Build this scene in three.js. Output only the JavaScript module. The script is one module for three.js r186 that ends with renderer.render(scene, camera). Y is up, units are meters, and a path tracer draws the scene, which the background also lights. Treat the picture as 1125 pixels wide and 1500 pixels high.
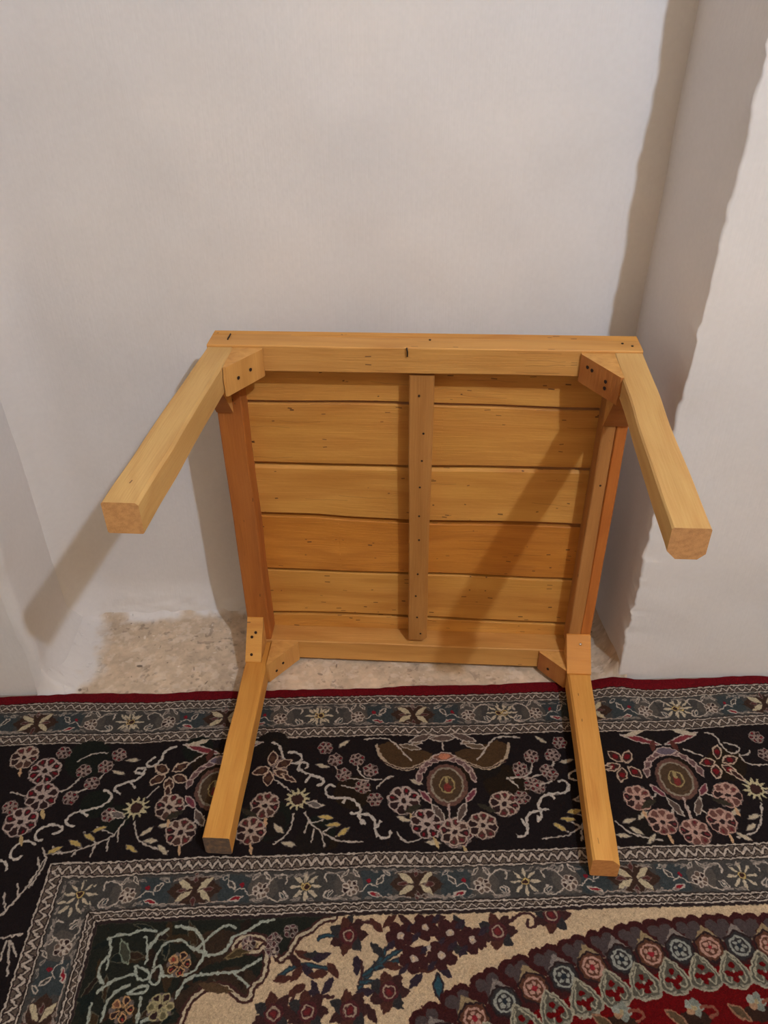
import * as THREE from 'three';
import { mergeGeometries, toCreasedNormals } from 'three/addons/utils/BufferGeometryUtils.js';

// ---------------------------------------------------------------- camera, light, exposure
const scene = new THREE.Scene();
scene.background = new THREE.Color(0x000000);
const camera = new THREE.PerspectiveCamera(64.96, 1125 / 1500, 0.05, 30);
camera.rotation.order = 'YXZ';
camera.position.set(0, 1.3506, 1.2244);
camera.rotation.set(-0.6214, -0.0256, -0.0062);
const renderer = new THREE.WebGLRenderer({ antialias: true });
renderer.toneMapping = THREE.LinearToneMapping;
renderer.toneMappingExposure = 0.82;
renderer.shadowMap.enabled = true;
const LAMP = new THREE.Vector3(0.97, 2.67, 1.78);
const lampLight = new THREE.PointLight(new THREE.Color(0.84, 1.0, 1.2), 12, 0, 2);
lampLight.position.copy(LAMP);
lampLight.castShadow = true;
lampLight.shadow.radius = 1.5;
lampLight.shadow.mapSize.set(2048, 2048);
scene.add(lampLight);

// ---------------------------------------------------------------- helpers
const used = new Map();
function numbered(n) { const k = used.get(n) || 0; used.set(n, k + 1); return k ? n + '_' + String(k).padStart(3, '0') : n; }
function rng(seed) { let s = seed >>> 0; return () => { s = (s + 0x6d2b79f5) | 0; let t = Math.imul(s ^ (s >>> 15), 1 | s); t = (t + Math.imul(t ^ (t >>> 7), 61 | t)) ^ t; return ((t ^ (t >>> 14)) >>> 0) / 4294967296; }; }
function hash(x, y, s) { let h = Math.imul(x, 374761393) ^ Math.imul(y, 668265263) ^ Math.imul(s, 1274126177); h = Math.imul(h ^ (h >>> 13), 1274126177); return ((h ^ (h >>> 16)) >>> 0) / 4294967296; }
function noise(x, y, s = 1, px = 0, py = 0) {                     // value noise in 0..1, wrapping when a period is given
  const ix = Math.floor(x), iy = Math.floor(y), fx = x - ix, fy = y - iy, u = fx * fx * (3 - 2 * fx), v = fy * fy * (3 - 2 * fy);
  const w = (i, p) => (p ? ((i % p) + p) % p : i);
  const a = hash(w(ix, px), w(iy, py), s), b = hash(w(ix + 1, px), w(iy, py), s), c = hash(w(ix, px), w(iy + 1, py), s), d = hash(w(ix + 1, px), w(iy + 1, py), s);
  return a + (b - a) * u + (c - a) * v + (a - b - c + d) * u * v;
}
function fbm(x, y, s, o = 4) { let t = 0, a = 0.5, n = 0; for (let i = 0; i < o; i++) { t += a * noise(x, y, s + i); n += a; a *= 0.5; x *= 2; y *= 2; } return t / n; }
const clamp = (x, a = 0, b = 1) => Math.min(b, Math.max(a, x));
const smooth = (a, b, x) => { const t = clamp((x - a) / (b - a)); return t * t * (3 - 2 * t); };
function shadows(m) { m.castShadow = true; m.receiveShadow = true; return m; }
function part(name, geometry, material, parent, label) {
  const m = shadows(new THREE.Mesh(geometry, material)); m.name = numbered(name); parent.add(m);
  if (label) m.userData.label = label;
  return m;
}
function struct(name, geometry, material) { const m = part(name, geometry, material, scene); m.userData.kind = 'structure'; return m; }
function canvasOf(w, h) { const c = document.createElement('canvas'); c.width = w; c.height = h; return c; }
function pixels(w, h, fn) {                                      // fn(x, y) -> [r, g, b] 0..255
  const c = canvasOf(w, h), g = c.getContext('2d'), im = g.createImageData(w, h);
  for (let y = 0; y < h; y++) for (let x = 0; x < w; x++) { const q = fn(x, y), i = (y * w + x) * 4; im.data[i] = q[0]; im.data[i + 1] = q[1]; im.data[i + 2] = q[2]; im.data[i + 3] = 255; }
  g.putImageData(im, 0, 0);
  return c;
}
function texture(c, srgb, wrap = THREE.RepeatWrapping) {
  const t = new THREE.CanvasTexture(c); t.wrapS = t.wrapT = wrap; t.anisotropy = 8;
  if (srgb) t.colorSpace = THREE.SRGBColorSpace;
  return t;
}
function grid(nu, nv, fn) {                                      // fn(u, v) -> [x, y, z, s, t]
  const pos = [], uv = [], idx = [];
  for (let j = 0; j <= nv; j++) for (let i = 0; i <= nu; i++) { const q = fn(i / nu, j / nv); pos.push(q[0], q[1], q[2]); uv.push(q[3], q[4]); }
  for (let j = 0; j < nv; j++) for (let i = 0; i < nu; i++) { const a = j * (nu + 1) + i, b = a + 1, c = a + nu + 1, d = c + 1; idx.push(a, b, d, a, d, c); }
  const g = new THREE.BufferGeometry();
  g.setAttribute('position', new THREE.Float32BufferAttribute(pos, 3)); g.setAttribute('uv', new THREE.Float32BufferAttribute(uv, 2)); g.setIndex(idx); g.computeVertexNormals();
  return g;
}
function boxAt(x0, x1, y0, y1, z0, z1) {
  const g = new THREE.BoxGeometry(x1 - x0, y1 - y0, z1 - z0).translate((x0 + x1) / 2, (y0 + y1) / 2, (z0 + z1) / 2), p = g.attributes.position, n = g.attributes.normal, u = g.attributes.uv;
  for (let i = 0; i < p.count; i++) {
    const ax = Math.abs(n.getX(i)), ay = Math.abs(n.getY(i));
    if (ax > 0.5) u.setXY(i, p.getZ(i), p.getY(i)); else if (ay > 0.5) u.setXY(i, p.getX(i), p.getZ(i)); else u.setXY(i, p.getX(i), p.getY(i));
  }
  return g;
}

// ---------------------------------------------------------------- the room: plastered walls with a shallow niche
const XL = -0.7105, XR = 0.549, DEEP = 0.2653, TOP = 2.86, LEFT = -1.5, RIGHT = 2.3, FRONT = 3.3;
const XR2 = 0.5407, XL2 = -0.7124;
const plasterColour = texture(pixels(1024, 1024, (x, y) => {
  const a = fbm(x / 128, y / 128, 11, 4), b = noise(x / 7, y / 7, 15), c = fbm(x / 300 + 3, y / 200, 21, 3);
  const k = 1 + (a - 0.5) * 0.03 + (b - 0.5) * 0.014 + (c - 0.5) * 0.03, w = (c - 0.5) * 6;
  return [223 * k + w * 0.3, 217 * k, 216 * k - w * 0.5];
}), true, THREE.MirroredRepeatWrapping);
const plasterBump = texture(pixels(1024, 1024, (x, y) => {
  const a = fbm(x / 60, y / 90, 31, 4), b = noise(x / 5, y / 5, 35), c = noise(x / 2.2, y / 40, 37);
  const v = 255 * clamp(a * 0.72 + b * 0.16 + c * 0.12); return [v, v, v];
}), false, THREE.MirroredRepeatWrapping);
for (const t of [plasterColour, plasterBump]) t.repeat.set(1 / 0.9, 1 / 0.9);
const plaster = new THREE.MeshStandardMaterial({ map: plasterColour, bumpMap: plasterBump, bumpScale: 0.0008, roughness: 0.85 });
const rough = (x, y, s) => (fbm(x * 9, y * 9, s, 4) - 0.5);

const cove = (d, R) => (d >= R ? 0 : R - Math.sqrt(R * R - (R - Math.max(d, 0)) ** 2));
const backGeo = grid(120, 220, (u, v) => {
  const x = XL - 0.06 + u * (XR - XL + 0.12), y = -0.02 + v * v * (TOP + 0.02), corner = Math.min(0.06, cove(x - XL2, 0.09));
  const low = smooth(0.1, 0.0, y) * 0.016;
  return [x, y, -DEEP + rough(x, y, 41) * 0.006 + low + corner + smooth(0.09, 0.02, y) * rough(x * 4, y * 4, 44) * 0.012, x, y];
});
struct('wall_back', mergeGeometries([backGeo, boxAt(XL - 0.06, XR + 0.06, -0.02, TOP, -DEEP - 0.14, -DEEP - 0.02)]), plaster);

function pier(side) {                                            // plan profile: front face, worn corner, jamb; swept up the wall
  const path = [], R = side > 0, far = R ? RIGHT + 0.05 : LEFT - 0.05, xe = R ? XR : XL, xb = R ? XR2 : XL2, s = R ? 1 : -1, r = R ? 0.005 : 0.02;
  for (let i = 0; i <= 40; i++) { const k = (i / 40); path.push([far + (xe + s * r - far) * (1 - (1 - k) ** 2), 0, 0]); }
  for (let i = 1; i <= 4; i++) { const a = (i / 4) * Math.PI / 2; path.push([xe + s * r * (1 - Math.sin(a)), -r * (1 - Math.cos(a)), 1]); }
  for (let i = 1; i <= 18; i++) { const k = i / 18; path.push([xe + (xb - xe) * k, -r + (-DEEP - 0.03 + r) * k, 1 - k]); }
  const nu = path.length - 1, nv = 260;
  const g = grid(nu, nv, (u, v) => {
    const q = path[Math.round(u * nu)], y = -0.02 + v ** 1.5 * (TOP + 0.02), near = Math.exp(-(((q[0] - xe) / 0.03) ** 2)) * Math.exp(-((q[1] / 0.035) ** 2));
    const chip = R ? (noise(y * 12, 3, 51) - 0.5) * 0.003 + (noise(y * 90, 3, 52) - 0.5) * 0.004 - smooth(0.75, 0.92, noise(y * 34, 5, 53)) * 0.004 : (noise(y * 16, 3, 56) - 0.5) * 0.012 + (noise(y * 60, 3, 57) - 0.5) * 0.004 * smooth(0.3, 0.05, y);
    const bow = R ? 0.004 * Math.sin(y * 3.1) : 0, foot = !R ? smooth(0.09, 0, y) * 0.03 * clamp(-q[1] / 0.08) : 0;
    const x = q[0] - s * (chip * near - bow * near) * (R ? -1 : 1) - s * foot + (q[1] < -0.002 ? rough(q[1], y, 61) * 0.006 : 0);
    const z = q[1] + (q[1] > -0.002 ? rough(q[0], y, 65) * 0.006 * (1 - near) : 0) - Math.abs(chip) * near * 0.5;
    return [x, y, z, q[0] - q[1], y];
  });
  if (!R) g.index.array.reverse();
  if (!R) g.computeVertexNormals();
  return mergeGeometries([g, R ? boxAt(XR + 0.03, far, -0.02, TOP, -DEEP - 0.14, -0.03) : boxAt(far, XL - 0.03, -0.02, TOP, -DEEP - 0.14, -0.03)]);
}
struct('wall_back_right', pier(1), plaster);
struct('wall_back_left', pier(-1), plaster);
const roomPaint = new THREE.MeshStandardMaterial({ color: 0xc9ae88, roughness: 0.9 });
struct('wall_left', boxAt(LEFT - 0.12, LEFT, -0.02, TOP, -0.02, FRONT), new THREE.MeshStandardMaterial({ color: 0xefe4d4, roughness: 0.9 }));
struct('wall_right', boxAt(RIGHT, RIGHT + 0.12, -0.02, TOP, -0.02, FRONT), roomPaint);
struct('wall_front', boxAt(LEFT - 0.12, RIGHT + 0.12, -0.02, TOP, FRONT, FRONT + 0.12), roomPaint);
struct('ceiling', boxAt(LEFT - 0.12, RIGHT + 0.12, TOP, TOP + 0.12, -DEEP - 0.14, FRONT + 0.12), roomPaint);

// bare floor of the niche: crumbling mortar with chips, pits and a noisy edge where the wall paint stops
const MW = 1024, MH = 256, mortarPaint = (x, z) => {
  const n = (fbm(x * 16, z * 16, 71, 4) - 0.5), e = (x - XL) * 1.0 + n * 0.10, b = (z + DEEP) + n * 0.09;
  return Math.max(smooth(0.10, 0.06, e), smooth(0.05, 0.015, b));
};
const mortarAt = (x, y) => [XL - 0.02 + (x / MW) * (XR - XL + 0.04), -DEEP - 0.02 + (y / MH) * (DEEP + 0.06)];
const mortarC = pixels(MW, MH, (x, y) => {
  const [X, Zz] = mortarAt(x, y), a = fbm(X * 18, Zz * 22, 73, 5), b = fbm(X * 110, Zz * 110, 77, 4), w = smooth(0.56, 0.72, fbm(X * 60 + 9, Zz * 70, 79, 4)), d = smooth(0.62, 0.74, fbm(X * 95, Zz * 95, 83, 3)) * smooth(0.48, 0.62, fbm(X * 14, Zz * 14, 85, 3));
  const p = mortarPaint(X, Zz), k = 0.86 + a * 0.2 + (b - 0.5) * 0.16;
  let c = [208 * k, 184 * k, 160 * k]; c = c.map((q, i) => q + ([230, 214, 200][i] - q) * w * 0.4); c = c.map((q, i) => q + ([130, 112, 98][i] - q) * d * 0.4);
  return c.map((q, i) => q + ([222, 215, 213][i] - q) * p);
});
{ const g = mortarC.getContext('2d'), r = rng(5);
  for (let i = 0; i < 240; i++) { const x = r() * MW, y = r() * MH; const [X, Zz] = mortarAt(x, y); if (mortarPaint(X, Zz) > 0.75) continue; g.fillStyle = r() < 0.55 ? `rgba(78,66,58,${0.3 + r() * 0.5})` : 'rgba(238,228,216,0.6)'; g.beginPath(); g.ellipse(x, y, 0.6 + r() ** 3 * 5, 0.5 + r() ** 3 * 2.4, r() * 3, 0, 7); g.fill(); } }
const mortarB = pixels(MW, MH, (x, y) => { const [X, Zz] = mortarAt(x, y), v = 255 * clamp(0.5 + (fbm(X * 40, Zz * 40, 91, 5) - 0.5) * 1.3 - smooth(0.68, 0.78, fbm(X * 95, Zz * 95, 83, 3)) * 0.35); return [v, v, v]; });
const mortar = new THREE.MeshStandardMaterial({ map: texture(mortarC, true, THREE.ClampToEdgeWrapping), bumpMap: texture(mortarB, false, THREE.ClampToEdgeWrapping), bumpScale: 0.003, roughness: 0.95 });
const nicheGeo = grid(260, 70, (u, v) => {
  const x = XL - 0.02 + u * (XR - XL + 0.04), z = 0.04 - v * (DEEP + 0.06);
  const edge = Math.min(0.07, cove(x - XL, 0.075)) + Math.min(0.035, cove(z + DEEP, 0.04)) + Math.min(0.05, cove(XR - x, 0.06));
  return [x, 0.0025 + (fbm(x * 30, z * 30, 95, 4) - 0.5) * 0.006 * smooth(0.02, -0.02, z) + edge * smooth(0.004, -0.012, z), z, u, v];
});
const concrete = new THREE.MeshStandardMaterial({ color: 0x9a8f84, roughness: 0.9 });
struct('floor', boxAt(LEFT - 0.12, RIGHT + 0.12, -0.12, -0.001, -DEEP - 0.14, FRONT + 0.12), concrete);
struct('niche_floor', nicheGeo, mortar);

// ceiling pendant that lights the room (above and behind the camera)
{ const t = new THREE.Group(); t.name = numbered('pendant_lamp'); t.position.set(LAMP.x, TOP, LAMP.z); scene.add(t);
  t.userData = { label: 'bare round bulb hanging from the ceiling on a short cord', category: 'lamp' };
  const white = new THREE.MeshStandardMaterial({ color: 0xe8e4dc, roughness: 0.5 }), h = LAMP.y - TOP;
  part('ceiling_rose', new THREE.CylinderGeometry(0.03, 0.05, 0.03, 32).translate(0, -0.016, 0), white, t);
  part('cord', new THREE.CylinderGeometry(0.003, 0.003, 0.12, 8).translate(0, -0.085, 0), white, t);
  part('socket', new THREE.CylinderGeometry(0.018, 0.02, 0.05, 24).translate(0, h + 0.068, 0), white, t);
  const bulb = part('bulb', new THREE.SphereGeometry(0.034, 32, 20).translate(0, h, 0), new THREE.MeshStandardMaterial({ color: 0xffffff, emissive: new THREE.Color(0.84, 1, 1.2), emissiveIntensity: 6 }), t);
  bulb.castShadow = false; }

// ---------------------------------------------------------------- the table, standing on its side
const W = 0.75, H = 0.7636, LEN = 0.4879, T = 0.0479, S = 0.0041, BACK = -0.0634, PLANK = -0.045;
const woodCanvas = (seed, light, dark, marks = 26) => {
  const w = 1024, h = 256, r = rng(seed), ox = r() * 40, oy = r() * 40, knots = [];
  for (let i = 0; i < 2; i++) knots.push([r() * w, r() * h, 10 + r() * 14]);
  const c = pixels(w, h, (x, y) => {
    const wob = (noise(x / 220 + ox, y / 90 + oy, seed, 0, 0) - 0.5) * 60;
    let k = 0; for (const q of knots) { const d = Math.hypot((x - q[0]) / 2.6, y - q[1]); k = Math.max(k, Math.exp(-((d / q[2]) ** 2))); }
    const yy = y + wob + k * 22, ring = 0.5 + 0.5 * Math.sin(yy / 9 + 5 * noise(x / 300, yy / 60, seed + 3)), fibre = noise(x / 46, y / 1.5, seed + 5), broad = fbm(x / 260 + ox, yy / 46, seed + 7, 3);
    const m = clamp(0.12 + ring ** 3 * 0.20 + (fibre - 0.5) * 0.24 + (broad - 0.45) * 0.85 + k * 0.35), pale = (noise(x / 130, y / 40, seed + 9) - 0.5) * 12;
    return light.map((q, i) => q + (dark[i] - q) * m + pale);
  });
  const g = c.getContext('2d');
  for (let i = 0; i < marks; i++) { const x = r() * w, y = r() * h, l = 2 + r() * 13; g.strokeStyle = `rgba(60,32,12,${0.4 + r() * 0.5})`; g.lineWidth = 1 + r() * 2.2; g.beginPath(); g.moveTo(x, y); g.lineTo(x + l, y + (r() - 0.5) * 3); g.stroke(); }
  for (let i = 0; i < marks / 5; i++) { let x = r() * w, y = r() * h; g.strokeStyle = 'rgba(86,46,16,0.4)'; g.lineWidth = 0.9; g.beginPath(); g.moveTo(x, y); for (let k = 0; k < 5; k++) { x += 12 + r() * 16; y += (r() - 0.5) * 5; g.lineTo(x, y); } g.stroke(); }
  return c;
};
const woodBump = texture(pixels(1024, 256, (x, y) => { const v = 255 * clamp(0.55 * noise(x / 60, y / 1.6, 201) + 0.3 * fbm(x / 200, y / 30, 203, 3) + 0.15 * noise(x / 9, y / 3, 207)); return [v, v, v]; }), false);
const wood = (seed, light, dark, marks) => new THREE.MeshStandardMaterial({ map: texture(woodCanvas(seed, light, dark, marks), true, THREE.MirroredRepeatWrapping), bumpMap: woodBump, bumpScale: 0.0007, roughness: 0.66 });
const endGrain = (seed, light, dark, dirt = 0) => new THREE.MeshStandardMaterial({ roughness: 0.85, map: texture(pixels(256, 256, (x, y) => {
  const d = Math.hypot(x - 40 + 20 * noise(x / 60, y / 60, seed), y + 60), ring = (0.5 + 0.5 * Math.sin(d / 5.5)) ** 2, n = fbm(x / 20, y / 20, seed + 2, 4), s = noise(x / 3, y / 3, seed + 4), m = clamp(ring * 0.16 + (n - 0.35) * 0.8 + (s - 0.5) * 0.35), b = dirt * clamp(0.75 + (n - 0.5) * 1.6);
  return light.map((q, i) => { const v = q + (dark[i] - q) * m; return v + ([92, 76, 66][i] - v) * b; });
}), true) });
const PALE = [204, 162, 100], PALE2 = [176, 124, 64], GOLD = [210, 150, 70], GOLD2 = [176, 110, 42], RED = [176, 104, 42], RED2 = [140, 74, 26], GREY = [182, 124, 66], GREY2 = [148, 92, 42];
const mLeg = [wood(301, PALE, PALE2, 8), wood(302, PALE, PALE2, 8), wood(303, [212, 152, 70], [182, 114, 42], 8), wood(304, [216, 158, 78], [186, 120, 48], 8)];
const mEnd = [endGrain(311, [204, 152, 96], [160, 108, 62]), endGrain(312, [196, 144, 92], [150, 102, 60]), endGrain(313, [150, 112, 78], [86, 66, 52], 0.95), endGrain(314, [196, 132, 70], [160, 98, 46])];
const mPlank = [0, 1, 2, 3, 4, 5].map((i) => wood(321 + i, i === 2 ? [206, 134, 50] : GOLD, i === 2 ? [166, 96, 28]   : GOLD2, 58));
const mRail = wood(331, [204, 148, 78], [174, 114, 52], 14), mSide = wood(332, RED, RED2, 22), mSideR = wood(333, [190, 110, 44], [156, 80, 26], 8), mGrey = wood(334, GREY, GREY2, 10), mBatten = wood(338, [182, 126, 64], [148, 92, 38], 10), mBlock = wood(335, [208, 152, 82], [178, 118, 56], 8), mBlockDark = wood(336, [190, 122, 60], [158, 92, 40], 8);
const mBlockEnd = endGrain(316, [200, 144, 84], [160, 106, 56]);
const iron = new THREE.MeshStandardMaterial({ color: 0x3a2a20, metalness: 0.6, roughness: 0.6 }), steel = new THREE.MeshStandardMaterial({ color: 0xd8d4cc, metalness: 0.9, roughness: 0.25 }), hole = new THREE.MeshStandardMaterial({ color: 0x2a1408, roughness: 1 });

// a bar of timber: a section (polygon of [p, q], counter-clockwise, may change along it) swept from A to B; side faces, then the two end faces
function beam(A, B, P, Q, section, n = 14, uv0 = [0, 0]) {
  A = new THREE.Vector3(...A); B = new THREE.Vector3(...B); P = new THREE.Vector3(...P); Q = new THREE.Vector3(...Q);
  const len = A.distanceTo(B), pos = [], uv = [], side = [], rings = [];
  for (let i = 0; i <= n; i++) { const t = i / n, s = section(t), c = A.clone().lerp(B, t); rings.push(s.map(([p, q]) => c.clone().addScaledVector(P, p).addScaledVector(Q, q))); }
  const s0 = section(0), m = s0.length, per = [0]; for (let k = 0; k < m; k++) { const a = s0[k], b = s0[(k + 1) % m]; per.push(per[k] + Math.hypot(a[0] - b[0], a[1] - b[1])); }
  const right = P.clone().cross(Q).dot(B.clone().sub(A)) > 0;
  const tri = (a, b, c, ua, ub, uc) => { const v = right ? [a, b, c] : [a, c, b], u = right ? [ua, ub, uc] : [ua, uc, ub]; for (let i = 0; i < 3; i++) { pos.push(v[i].x, v[i].y, v[i].z); uv.push(u[i][0], u[i][1]); } };
  for (let i = 0; i < n; i++) for (let k = 0; k < m; k++) {
    const l = (k + 1) % m, a = rings[i][k], b = rings[i][l], c = rings[i + 1][l], d = rings[i + 1][k], f = (t, v) => [uv0[0] + (t * len) / 0.8, uv0[1] + per[v] / 0.2];
    tri(a, b, c, f(i / n, k), f(i / n, k + 1), f((i + 1) / n, k + 1)); tri(a, c, d, f(i / n, k), f((i + 1) / n, k + 1), f((i + 1) / n, k));
  }
  const sides = pos.length / 3;
  for (const [i, flip] of [[0, true], [n, false]]) {
    const s = section(i / n), f = ([p, q]) => [p / 0.07 + 0.5, q / 0.07 + 0.5];
    const faces = THREE.ShapeUtils.triangulateShape(s.map((q) => new THREE.Vector2(...q)), []);
    for (const [a, b, c] of faces) { if (flip) tri(rings[i][a], rings[i][c], rings[i][b], f(s[a]), f(s[c]), f(s[b])); else tri(rings[i][a], rings[i][b], rings[i][c], f(s[a]), f(s[b]), f(s[c])); }
  }
  let g = new THREE.BufferGeometry();
  g.setAttribute('position', new THREE.Float32BufferAttribute(pos, 3)); g.setAttribute('uv', new THREE.Float32BufferAttribute(uv, 2)); g.computeVertexNormals();
  g = toCreasedNormals(g, 0.5);
  g.clearGroups(); g.addGroup(0, sides, 0); g.addGroup(sides, pos.length / 3 - sides, 1);
  return g;
}
// rectangle with broken corners: x0..x1 by y0..y1; r is one chamfer or four [lower left, lower right, upper right, upper left]
function rect(x0, x1, y0, y1, r = 0.002) {
  const [a, b, c, d] = Array.isArray(r) ? r : [r, r, r, r];
  return [[x0 + a, y0], [x1 - b, y0], [x1, y0 + b], [x1, y1 - c], [x1 - c, y1], [x0 + d, y1], [x0, y1 - d], [x0, y0 + a]];
}
const jit = (seed, t, f = 5, a = 0.0012) => (noise(t * f + seed * 7.3, seed, seed) - 0.5) * 2 * a;
const table = new THREE.Group(); table.name = numbered('table'); scene.add(table);
table.rotation.order = 'YXZ'; table.rotation.set(-0.0054, -0.0941, 0.0077);
table.position.set(-0.2689, 0.0088, -0.0909).add(new THREE.Vector3(W / 2, 0, 0).applyEuler(table.rotation));
table.userData = { label: 'small square pine table tipped on its side in the wall niche, legs facing out', category: 'table' };
const M = -W / 2;                                               // table coordinates: x along the rails, y up the upended top, z out along the legs

// planks of the table top, seen from below
const cuts = [0.0, 0.0925, 0.2215, 0.3625, 0.4955, 0.6315, H];
const gapHalf = [0, 0.0042, 0.0034, 0.0048, 0.0042, 0.0029, 0];
const wave = (k, t) => (k === 0 || k === 6 ? 0 : jit(40 + k, t, 4, 0.003) + (k === 3 ? 0.005 * smooth(0.33, 0.2, t) : 0) + (k === 1 ? 0.004 * Math.sin(t * 5) : 0));
for (let k = 0; k < 6; k++) {
  part('plank', beam([M, 0, 0], [M + W, 0, 0], [0, 1, 0], [0, 0, 1], (t) => {
    const lo = cuts[k] + gapHalf[k] + wave(k, t), hi = cuts[k + 1] - gapHalf[k + 1] + wave(k + 1, t), f = PLANK - 0.005 + k * 0.0016 + jit(60 + k, t, 2, 0.0005);
    const rl = 0.002, rh = k === 3 ? 0.006 : 0.002;
    return [[lo, BACK], [hi, BACK], [hi, f - rh * 0.6], [hi - rh, f], [lo + rl, f], [lo, f - rl]];
  }, 40, [k * 0.37, k * 0.21]), [mPlank[k], mBlockEnd], table);
}
// frame under the top
const z0 = PLANK - 0.006;
const topRail = part('rail', beam([M, 0, 0], [M + W, 0, 0], [0, 1, 0], [0, 0, 1], (t) => rect(H - 0.0485 + jit(2, t), H + jit(1, t), z0, jit(3, t, 3, 0.001), 0.0018), 30, [0.1, 0.4]), [mRail, mBlockEnd], table);
const lowRail = part('rail', beam([M, 0, 0], [M + W, 0, 0], [0, 1, 0], [0, 0, 1], (t) => rect(0.002, 0.056 + jit(5, t, 4, 0.002), z0, jit(6, t, 3, 0.001), 0.002), 30, [0.6, 0.1]), [mRail, mBlockEnd], table);
const sideRail = (a0, a1, f, mat, uvo, seed) => part('side_rail', beam([M, 0.058, 0], [M, H - 0.05, 0], [1, 0, 0], [0, 0, 1], (t) => rect(a0 + jit(seed, t), a1 + jit(seed + 1, t), z0, f + jit(seed + 2, t, 3, 0.001), 0.002), 24, uvo), [mat, mBlockEnd], table);
sideRail(0.001, 0.0475, 0, mSide, [0, 0.3], 11);
sideRail(0.7025, 0.7275, 0.0012, mGrey, [0.2, 0.5], 15);
sideRail(0.7285, 0.7495, -0.0015, mSideR, [0.3, 0.8], 19);
const batten = part('batten', beam([M, 0.066, 0], [M, 0.7085, 0], [1, 0, 0], [0, 0, 1], (t) => rect(0.3545 + jit(21, t), 0.3955 + jit(22, t) + 0.003 * t, z0, -0.006 + jit(23, t, 3, 0.001), [0.002, 0.002, 0.006 * (1 - t) + 0.002, 0.002]), 24, [0.4, 0.6]), [mBatten, mBlockEnd], table, 'dull brown middle batten nailed across the planks');

// legs, each a little askew
const legData = [
  [0, H - S - T, -0.0131, 0.0064, 0.0011, (t) => [0.002, 0.002, 0.004, 0.0025]],
  [W - T, H - S - T, -0.0097, -0.0105, -0.002, (t) => [0.012, 0.009, 0.002, 0.0025]],
  [0, 0, 0.0122, 0.0007, 0.0004, (t) => [0.004, 0.003, 0.002, 0.002]],
  [W - T, 0, -0.0092, -0.0047, 0.0005, (t) => [0.003, 0.002, 0.002 + 0.012 * smooth(0.25, 1, t), 0.004]],
];
const legs = legData.map(([a, b, da, db, dc, ch], i) => part('leg', beam([M + a + T / 2, b + T / 2, 0], [M + a + T / 2 + da, b + T / 2 + db, LEN + dc], [1, 0, 0], [0, 1, 0], (t) => {
  const h = T / 2, q = (k) => jit(70 + i * 9 + k, t, 6, 0.0011) * Math.sin(Math.PI * t) ** 0.5;
  return rect(-h + q(1), h + q(2), -h + q(3), h + q(4), ch(t));
}, 26, [i * 0.27, i * 0.33]), [mLeg[i], mEnd[i]], table));
legs[2].userData.label = 'lower left leg with a dirty dark foot';

// three-cornered glue blocks in the corners, between rail and leg
const tri3 = (x0, x1, run, blunt = 0.005) => (x1 > x0 ? [[x0, 0], [x1, 0], [x1, blunt], [x0 + blunt, run], [x0, run]] : [[x0, 0], [x0, run], [x0 - blunt, run], [x1, blunt], [x1, 0]]);
const cornerBlock = (b0, b1, x0, x1, run, mat, seed) => part('corner_block', beam([M, b0, 0.0006], [M, b1, 0.0006], [1, 0, 0], [0, 0, 1], (t) => tri3(x0, x1, run + jit(seed, t, 3, 0.003)), 6, [seed * 0.13, seed * 0.31]), [mat, mBlock], table);
const blocks = [
  cornerBlock(H - S - 0.0515, H - S - 0.0003, 0.0468, 0.0985, 0.083, mBlock, 81),
  cornerBlock(H - S - 0.0515, H - S - 0.0008, 0.7025, 0.6470, 0.092, mBlockDark, 82),
  cornerBlock(0.002, 0.054, 0.0495, 0.1085, 0.076, mBlock, 83),
  cornerBlock(0.002, 0.053, 0.7005, 0.6455, 0.056, mBlockDark, 84),
];
// wedges between the side rails and the legs
const wedge = (a0, a1, base, up, run, mat, seed) => part('wedge', beam([M + a0, 0, 0], [M + a1, 0, 0], [0, 1, 0], [0, 0, 1], () => {
  const e = 0.004, s = Math.sign(up), l = [[base, 0.0006], [base + up, 0.0006], [base + up, e], [base + s * e, run], [base, run]];
  return s > 0 ? l : l.reverse();
}, 4, [seed * 0.17, seed * 0.23]), [mat, mBlock], table);
const wedges = [
  wedge(0.0015, 0.0365, T + 0.0005, 0.0755, 0.066, mLeg[2], 91),
  wedge(0.6985, 0.7495, T - 0.0005, 0.0605, 0.063, wood(337, [206, 138, 58], [180, 110, 40], 4), 92),
  wedge(0.0015, 0.032, H - S - T, -0.079, 0.06, mBlockDark, 93),
  wedge(0.702, 0.747, H - S - T - 0.001, -0.09, 0.065, mBlockDark, 94),
];
// nail heads and screw holes
const nailGeo = new THREE.CylinderGeometry(0.0022, 0.0022, 0.0012, 10).rotateX(Math.PI / 2);
const holeGeo = new THREE.CylinderGeometry(0.0034, 0.0028, 0.0014, 7).rotateX(Math.PI / 2);
function nail(parent, x, y, z, dir, mat = iron, geo = nailGeo, name = 'nail') { const m = part(name, geo, mat, parent); m.position.set(x, y, z); m.quaternion.setFromUnitVectors(new THREE.Vector3(0, 0, 1), new THREE.Vector3(...dir).normalize()); return m; }
for (const [a, b] of [[0.372, 0.669], [0.381, 0.592], [0.379, 0.533], [0.376, 0.473], [0.3755, 0.4045], [0.376, 0.345], [0.3745, 0.2555], [0.371, 0.195], [0.3745, 0.134], [0.3825, 0.0858]]) nail(batten, M + a, b, -0.0055, [0, 0, 1]);
nail(table, M + 0.716, 0.492, 0.0014, [0, 0, 1]);
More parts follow.
